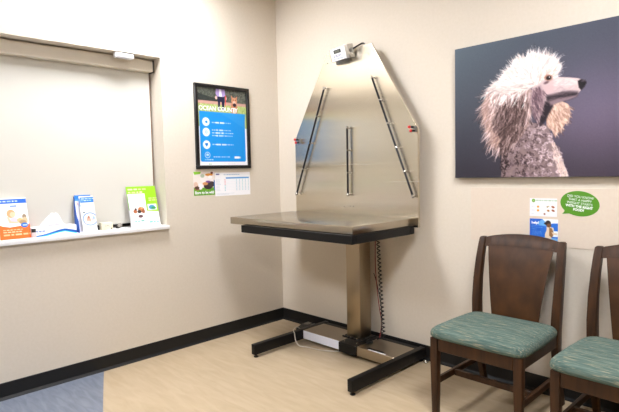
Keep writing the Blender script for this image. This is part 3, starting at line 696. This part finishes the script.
# ------------------------------------------------------------------ stainless examination table with tall backboard
T = thing('veterinary_table', 'stainless steel pet weighing table with tall tapered backboard and black base', 'table', (1.0, -.25, 0))
bm = B(); box(bm, .262, 1.466, -.732, -.103, .937, .987, .004, 2); obj('tabletop', bm, M['steeltop'], T, True)
bm = B()
box(bm, .42, 1.478, -.752, -.712, .884, .9365, .002, 1); box(bm, .42, 1.478, -.16, -.12, .884, .9365, .002, 1)
box(bm, .42, .46, -.712, -.12, .884, .9365, .002, 1); box(bm, 1.438, 1.478, -.712, -.12, .884, .9365, .002, 1)
box(bm, .88, 1.1, -.712, -.12, .884, .936); obj('underframe', bm, M['blackmetal'], T, True)
bm = B(); box(bm, 1.4785, 1.483, -.165, -.125, .89, .928, .002, 1); obj('end_bracket', bm, M['blackmetal'], T, True)
PB = [(.312, .925), (1.498, .925), (1.498, 1.582), (1.118, 2.204), (.686, 2.198), (.318, 1.572)]
bm = B(); prism(bm, PB, 'y', -.1, -.078, .0015); BP = obj('backboard', bm, M['steelpanel'], T)
for x, z in ((.845, 1.047), (.905, 1.05), (.935, 1.05), (1.1, 2.13), (.70, 2.13)):
    bm = B(); bmesh.ops.create_cone(bm, cap_ends=True, segments=10, radius1=.006, radius2=.005, depth=.004, matrix=Matrix.Translation((x, -.101, z)) @ Matrix.Rotation(R(90), 4, 'X'))
    obj('bolt', bm, M['grey'], BP)
for (xa, za, xb, zb, n) in ((.687, 1.954, .345, 1.125, 5), (.909, 1.634, .905, 1.130, 4), (1.141, 1.969, 1.479, 1.124, 6)):
    bm = B(); tube(bm, [(xa, -.126, za), (xb, -.126, zb)], .0078, 10); rd = obj('tie_rail', bm, M['rod'], T, True)
    for k in range(n):
        bm = B(); f = .012+.976*k/(n-1); x, z = xa+(xb-xa)*f, za+(zb-za)*f
        tube(bm, [(x, -.101, z), (x, -.140, z)], .006, 8)
        if k in (0, n-1): bmesh.ops.create_uvsphere(bm, u_segments=10, v_segments=8, radius=.012, matrix=Matrix.Translation((x, -.128, z)))
        else:
            tube(bm, [(x-(xb-xa)*.006, -.126, z-(zb-za)*.006), (x+(xb-xa)*.006, -.126, z+(zb-za)*.006)], .010, 10)
        obj('standoff', bm, M['chrome'], rd, True)
for x, z, s_ in ((.376, 1.562, -1), (1.478, 1.577, 1)):
    bm = B(); box(bm, x-.013, x+.018, -.114, -.1005, z-.018, z+.018, .003, 1); tube(bm, [(x+.012, -.112, z+.012), (x+.024, -.128, z+.016), (x+.026, -.128, z-.012), (x+.010, -.112, z-.016)], .003, 8); cl = obj('leash_clip', bm, M['grey'], T, True)
    for dz, dx in ((.016, -.013), (-.016, -.002)):
        bm = B(); tube(bm, [(x+dx+.010, -.116, z+dz*.8), (x+dx, -.136, z+dz*.8)], .007, 10)
        obj('grip', bm, M['blackplastic'], cl, True)
    for dz, dx in ((.016, -.013), (-.016, -.002)):
        bm = B(); bmesh.ops.create_uvsphere(bm, u_segments=12, v_segments=8, radius=.0105, matrix=Matrix.Translation((x+dx-.004, -.142, z+dz*.8)))
        obj('red_knob', bm, M['red'], cl, True)['label'] = 'red round knob'
# scale readout at the top of the backboard
SM = Matrix.Translation((.892, -.150, 2.166)) @ Matrix.Scale(.94, 4) @ Matrix.Rotation(R(-3), 4, 'Y') @ Matrix.Rotation(R(14), 4, 'X')
def sbox(x0, x1, y0, y1, z0, z1, bev=0.0):
    b = B(); box(b, x0, x1, y0, y1, z0, z1, bev, 2); bmesh.ops.transform(b, matrix=SM, verts=b.verts); return b
sd = obj('scale_readout', sbox(-.095, .095, -.032, .034, -.05, .05, .004), M['chrome'], T, True)
obj('face_plate', sbox(-.085, .062, -.0345, -.0322, -.046, .043, .001), M['paper'], sd)
obj('bezel', sbox(-.05, .022, -.036, -.0346, .006, .034), M['lcddark'], sd); obj('screen', sbox(-.038, .01, -.0368, -.0361, .012, .028), M['lcd'], sd)
b = B(); r2 = random.Random(2)
for zz, n in ((-.008, 5), (-.017, 4), (-.033, 6)):
    x = -.06
    for k in range(n):
        w = r2.uniform(.008, .018); box(b, x, x+w, -.0349, -.0346, zz-.002, zz+.002); x += w+.004
bmesh.ops.transform(b, matrix=SM, verts=b.verts); obj('label_print', b, M['navy'], sd)
b = B(); box(b, -.115, -.095, -.012, .012, -.012, .012, .003, 2); bmesh.ops.transform(b, matrix=SM, verts=b.verts); obj('side_knob', b, M['grey'], sd, True)
b = B(); box(b, .095, .112, -.014, .014, -.014, .014, .003, 2); bmesh.ops.transform(b, matrix=SM, verts=b.verts); obj('cable_gland', b, M['grey'], sd, True)
bm = B(); box(bm, .80, .93, -.118, -.1005, 2.10, 2.16, .002, 1); obj('readout_bracket', bm, M['grey'], T, True)
bm = B(); tube(bm, smooth_path([(.975, -.148, 2.172), (1.0, -.14, 2.185), (1.025, -.115, 2.205), (1.035, -.09, 2.218), (1.04, -.068, 2.205), (1.04, -.05, 2.1), (1.04, -.04, 1.6), (1.04, -.04, .95)]), .0055, 8); obj('readout_cable', bm, M['blackplastic'], T, True)
# column, base
bm = B(); box(bm, .940, 1.068, -.200, -.078, .094, .885, .003, 2); obj('column', bm, M['steelcol'], T, True)
bm = B(); box(bm, .972, 1.133, -.335, -.06, .022, .094, .003, 1); box(bm, .91, 1.10, -.225, -.06, .07, .100, .002, 1); MB_ = obj('column_mount', bm, M['blackmetal'], T, True)
for x, y in ((.925, -.213), (.985, -.213), (1.045, -.213), (1.085, -.16), (1.0, -.30), (1.1, -.28)):
    bm = B(); bmesh.ops.create_cone(bm, cap_ends=True, segments=8, radius1=.006, radius2=.0045, depth=.006, matrix=Matrix.Translation((x, y, .102 if y > -.25 else .096)))
    obj('mount_bolt', bm, M['chrome'], MB_, True)
bm = B(); box(bm, .586, .971, -.312, -.085, .026, .092, .003, 1); bc = obj('base_cover', bm, M['steelbox'], T, True)
bm = B(); box(bm, .588, .969, -.3145, -.3122, .027, .090); obj('reflection_plate', bm, M['lilac'], bc)['label'] = 'pale painted reflection on the cover front'  # pale sheet stands in for a bright reflection on the steel
bm = B(); box(bm, 1.134, 1.452, -.324, -.085, .026, .092, .003, 1); bc = obj('base_cover', bm, M['steelbox'], T, True)
bm = B(); box(bm, 1.215, 1.345, -.312, -.285, .0922, .0945); obj('slot', bm, M['blackplastic'], bc)
bm = B(); box(bm, 1.235, 1.38, -.3235, -.3125, .0923, .0955, .001, 1); obj('slot_glint', bm, M['white'], bc)  # white strip paints the light reflection beside the slot
bm = B(); box(bm, .586, 1.452, -.083, -.035, .022, .09, .003, 1); obj('crossbar', bm, M['blackmetal'], T, True)
for x in (.545, 1.454):
    bm = B(); box(bm, x, x+.041, -.787, -.022, .021, .0945, .004, 2); f = obj('foot', bm, M['blackmetal'], T, True)
    for y in (-.762, -.04):
        bm = B(); lathe(bm, [(0, 0), (.017, 0), (.017, .006), (.012, .009), (.005, .011), (.005, .022), (0, .022)], (x+.02, y, 0), 14)
        obj('glide', bm, M['blackplastic'], f, True)
bm = B()   # bare steel loop of the levelling foot at the rear
tube(bm, [(1.515+.016*math.cos(a), -.05+.016*math.sin(a), .006) for a in [2*math.pi*k/16 for k in range(17)]], .003, 8); obj('levelling_ring', bm, M['chrome'], T, True)
# coiled cord and thin wires behind the column
bm = B(); n = 26*12; pts = []
for k in range(n+1):
    f = k/n; a = 2*math.pi*26*f; cx_ = 1.135+.045*f; cz = .884-(.884-.125)*f; rr = .0105
    pts.append((cx_+rr*math.cos(a), -.075+rr*math.sin(a), cz))
pts = [(1.135, -.09, .93)]+pts+[(1.18, -.10, .11), (1.16, -.13, .1)]
tube(bm, pts, .0042, 6); obj('coiled_cord', bm, M['blackplastic'], T, True)
bm = B(); tube(bm, smooth_path([(1.11, -.065, .9), (1.10, -.06, .66), (1.105, -.055, .5), (1.125, -.055, .33), (1.15, -.06, .2), (1.16, -.1, .1)]), .0032, 6); obj('wire', bm, M['redwire'], T, True)['label'] = 'thin red wire'
bm = B(); tube(bm, smooth_path([(1.085, -.06, .56), (1.10, -.05, .5), (1.13, -.05, .38), (1.15, -.055, .25), (1.165, -.09, .1)]), .0034, 6); obj('wire', bm, M['blackplastic'], T, True)['label'] = 'thin black wire'
bm = B(); tube(bm, smooth_path([(1.125, -.16, .1), (1.12, -.2, .12), (1.15, -.22, .1), (1.17, -.19, .1)]), .006, 8); box(bm, 1.14, 1.165, -.235, -.205, .0935, .118, .004, 2); obj('cord_plug', bm, M['blackplastic'], T, True)

# foot switch and its white cord
t = thing('foot_switch', 'black foot switch with two metal pedals on the floor by the corner', 'foot switch', (.445, -.125, 0))
bm = B(); prism(bm, [(-.19, 0), (-.055, 0), (-.055, .055), (-.13, .055), (-.19, .03)], 'x', .37, .525, .003); obj('body', bm, M['blackplastic'], t)
for x0, x1 in ((.39, .432), (.462, .504)):
    bm = B(); box(bm, x0, x1, -.118, -.068, .056, .064, .002, 1); obj('pedal', bm, M['grey'], t, True)
bm = B(); tube(bm, smooth_path([(.44, -.1945, .03), (.47, -.25, .07), (.505, -.31, .098), (.535, -.365, .100), (.567, -.397, .0995), (.590, -.408, .088), (.607, -.412, .035), (.645, -.408, .0045), (.701, -.388, .0042), (.818, -.366, .0042), (.90, -.325, .0042), (.96, -.28, .006), (1.0, -.26, .01)]), .0036, 8)
tag(obj('white_cord', bm, M['cord'], None, True), 'thin white cord trailing from foot switch over the black foot onto the floor', 'cord')

# ------------------------------------------------------------------ chairs
def leg_ring(cx, cy, hx, hy, z): return [(cx-hx, cy-hy, z), (cx+hx, cy-hy, z), (cx+hx, cy+hy, z), (cx-hx, cy+hy, z)]
def bevel_all(bm, o, s=2): bmesh.ops.bevel(bm, geom=[e for e in bm.edges if e.calc_face_angle(0) > .5], offset=o, segments=s, profile=.6, affect='EDGES')
def make_chair(label):
    t = thing('waiting_chair', label, 'chair', (0, 0, 0), 0, None, True)
    W = .247
    for s in (-1, 1):     # front legs
        bm = B(); loft(bm, [leg_ring(s*(W-.023), -.236, .016, .016, 0), leg_ring(s*(W-.0225), -.2375, .0205, .0205, .30), leg_ring(s*(W-.0225), -.2375, .0205, .0205, .418)]); bevel_all(bm, .004)
        obj('leg', bm, M['wood'], t, True)
    prof = [(0, .318, .015, .018), (.1, .285, .016, .020), (.22, .252, .018, .023), (.34, .232, .02, .026), (.44, .226, .0215, .027), (.54, .231, .0215, .026), (.66, .247, .0205, .024), (.78, .272, .0195, .022), (.86, .294, .019, .020), (.898, .306, .018, .018), (.904, .308, .012, .012)]
    for s in (-1, 1):     # rear legs sweep up into the back posts
        bm = B(); rings = []
        for i in range(len(prof)):
            z, y, hx, hy = prof[i]; bow = .012*math.sin(math.pi*min(max((z-.42)/.48, 0), 1))
            rings.append(leg_ring(s*(W-.0235+bow*.5), y, hx, hy, z))
        loft(bm, rings); bevel_all(bm, .004); obj('leg', bm, M['wood'], t, True)
    bm = B()
    box(bm, -W+.045, W-.045, -.255, -.232, .352, .418, .003, 1); box(bm, -W+.045, W-.045, .212, .236, .352, .418, .003, 1)
    for s in (-1, 1): box(bm, s*(W-.022)-.012, s*(W-.022)+.012, -.217, .206, .352, .418, .003, 1)
    obj('seat_frame', bm, M['wood'], t, True)
    for s in (-1, 1):
        bm = B(); box(bm, s*(W-.024)-.010, s*(W-.024)+.010, -.218, .252, .160, .195, .003, 1); obj('stretcher', bm, M['wood'], t, True)
    bm = B(); box(bm, -W+.034, W-.034, -.062, -.042, .158, .192, .003, 1); obj('stretcher', bm, M['wood'], t, True)
    # cushion: domed pad with rounded edge
    bm = B(); nx, ny = 26, 26; top = []
    def sq(u, v):   # rounded-square mapping
        return u, v
    HX, HY0, HY1 = .262, -.272, .222
    rings = []
    def ring(sc, z, sag=0):
        out = []; n = 56
        for k in range(n):
            a = 2*math.pi*k/n; c, s = math.cos(a), math.sin(a); e = .22
            x = math.copysign(abs(c)**e, c); y = math.copysign(abs(s)**e, s)
            hx = (HX-.012*max(y, 0))
            out.append((x*(hx-sc), (HY0+HY1)/2+y*((HY1-HY0)/2-sc), z))
        return out
    prof2 = [(.030, .4185), (.006, .421), (.0, .430), (.0, .444), (.004, .455), (.012, .464), (.026, .471), (.06, .478), (.11, .483), (.17, .4855), (.22, .486)]
    loft(bm, [ring(sc, z) for sc, z in prof2]); obj('seat', bm, M['fabric'], t, True)
    # crest rail with arched top, following the lean
    def yb(z): 
        for i in range(len(prof)-1):
            if prof[i][0] <= z <= prof[i+1][0]:
                f = (z-prof[i][0])/(prof[i+1][0]-prof[i][0]); return prof[i][1]+f*(prof[i+1][1]-prof[i][1])
        return prof[-1][1]
    bm = B(); rings = []
    for k in range(25):
        f = -1+k/12; x = f*(W-.036); zt = .900+.026*(1-abs(f)**2.2); zb = .846+.012*(1-f*f); dy = .018*(1-f*f)
        yt, ybm = yb(.90)+(zt-.9)*.3+dy, yb(.85)+dy
        rings.append([(x, ybm-.013, zb), (x, yt-.011, zt-.003), (x, yt-.006, zt), (x, yt+.006, zt), (x, yt+.011, zt-.003), (x, ybm+.013, zb)])
    loft(bm, rings); obj('crest_rail', bm, M['wood'], t, True)
    bm = B(); rings = []
    for k in range(15):
        f = k/14; z = .424+(.862-.424)*f; hw = .130+.056*f**1.15; y = yb(z)
        row = []
        cols = [-1, -.66, -.33, 0, .33, .66, 1]
        row += [(c*hw, y-.008+.016*(1-c*c)*f, z) for c in cols]; row += [(c*hw, y+.004+.016*(1-c*c)*f, z) for c in cols[::-1]]
        rings.append(row)
    loft(bm, rings); obj('back_splat', bm, M['splat'], t, True)
    return t
def copy_tree(o, parent=None):
    c = o.copy(); C.objects.link(c)
    if parent: c.parent = parent
    for ch in list(o.children): copy_tree(ch, c)
    return c
ch1 = make_chair('brown wooden chair with teal seat, nearest the steel table and shown whole')
ch1['group'] = 'waiting room chairs along the right wall'
ch2 = copy_tree(ch1); ch2['label'] = 'brown wooden chair with teal seat at the right edge, cut off by the frame'
ch1.location = (2.175, -.395, 0); ch2.location = (2.808, -.435, 0); ch2.rotation_euler.z = R(-1.0)

# ------------------------------------------------------------------ ceiling fixtures
def troffer(x, y, s):
    t = thing('ceiling_light', 'unseen recessed square ceiling light panel', 'light', (x, y, RZ), 0, 'ceiling light panels')
    w = .3; bm = B()
    for a in ((x-w-.03, x+w+.03, y-w-.03, y-w), (x-w-.03, x+w+.03, y+w, y+w+.03), (x-w-.03, x-w, y-w, y+w), (x+w, x+w+.03, y-w, y+w)):
        box(bm, *a, RZ-.012, RZ-.0005)
    obj('trim_frame', bm, M['whiteplastic'], t)
    bm = B(); box(bm, x-w, x+w, y-w, y+w, RZ-.006, RZ-.001); obj('diffuser', bm, emis('lamp_diffuser', (.985, 1.0, 1.06), s), t)
KEY = 56
troffer(.54, -1.35, KEY*.82); troffer(3.1, -1.35, KEY*1.0); troffer(.54, -3.7, KEY*.72); troffer(3.1, -3.7, KEY*.75)  # rear two are unseen fixtures added as fill light

wd = bpy.data.worlds.new('World'); bpy.context.scene.world = wd; wd.use_nodes = True
wd.node_tree.nodes['Background'].inputs[0].default_value = (.5, .6, .8, 1); wd.node_tree.nodes['Background'].inputs[1].default_value = .1

# ------------------------------------------------------------------ camera
yaw, pitch, roll, f_px = 0.7964231619, 0.0669205173, -0.0223711247, 506.197
cy, sy, cp, sp = math.cos(yaw), math.sin(yaw), math.cos(pitch), math.sin(pitch)
fw_ = Vector((-sy*cp, cy*cp, -sp)); r_ = Vector((cy, sy, 0)); u_ = r_.cross(fw_)
r3 = r_*math.cos(roll)+u_*math.sin(roll); u3 = -r_*math.sin(roll)+u_*math.cos(roll)
cam = bpy.data.cameras.new('camera'); cam.sensor_width = 36; cam.lens = f_px*36/619; cam.clip_start = .05
co = bpy.data.objects.new('camera', cam); C.objects.link(co)
mw = Matrix((r3, u3, -fw_)).transposed().to_4x4(); mw.translation = (3.383371, -2.951076, 1.31); co.matrix_world = mw
sc = bpy.context.scene; sc.camera = co
sc.view_settings.view_transform = 'Standard'; sc.view_settings.look = 'None'; sc.view_settings.gamma = 1; sc.view_settings.use_curve_mapping = False
sc.view_settings.exposure = 0.04
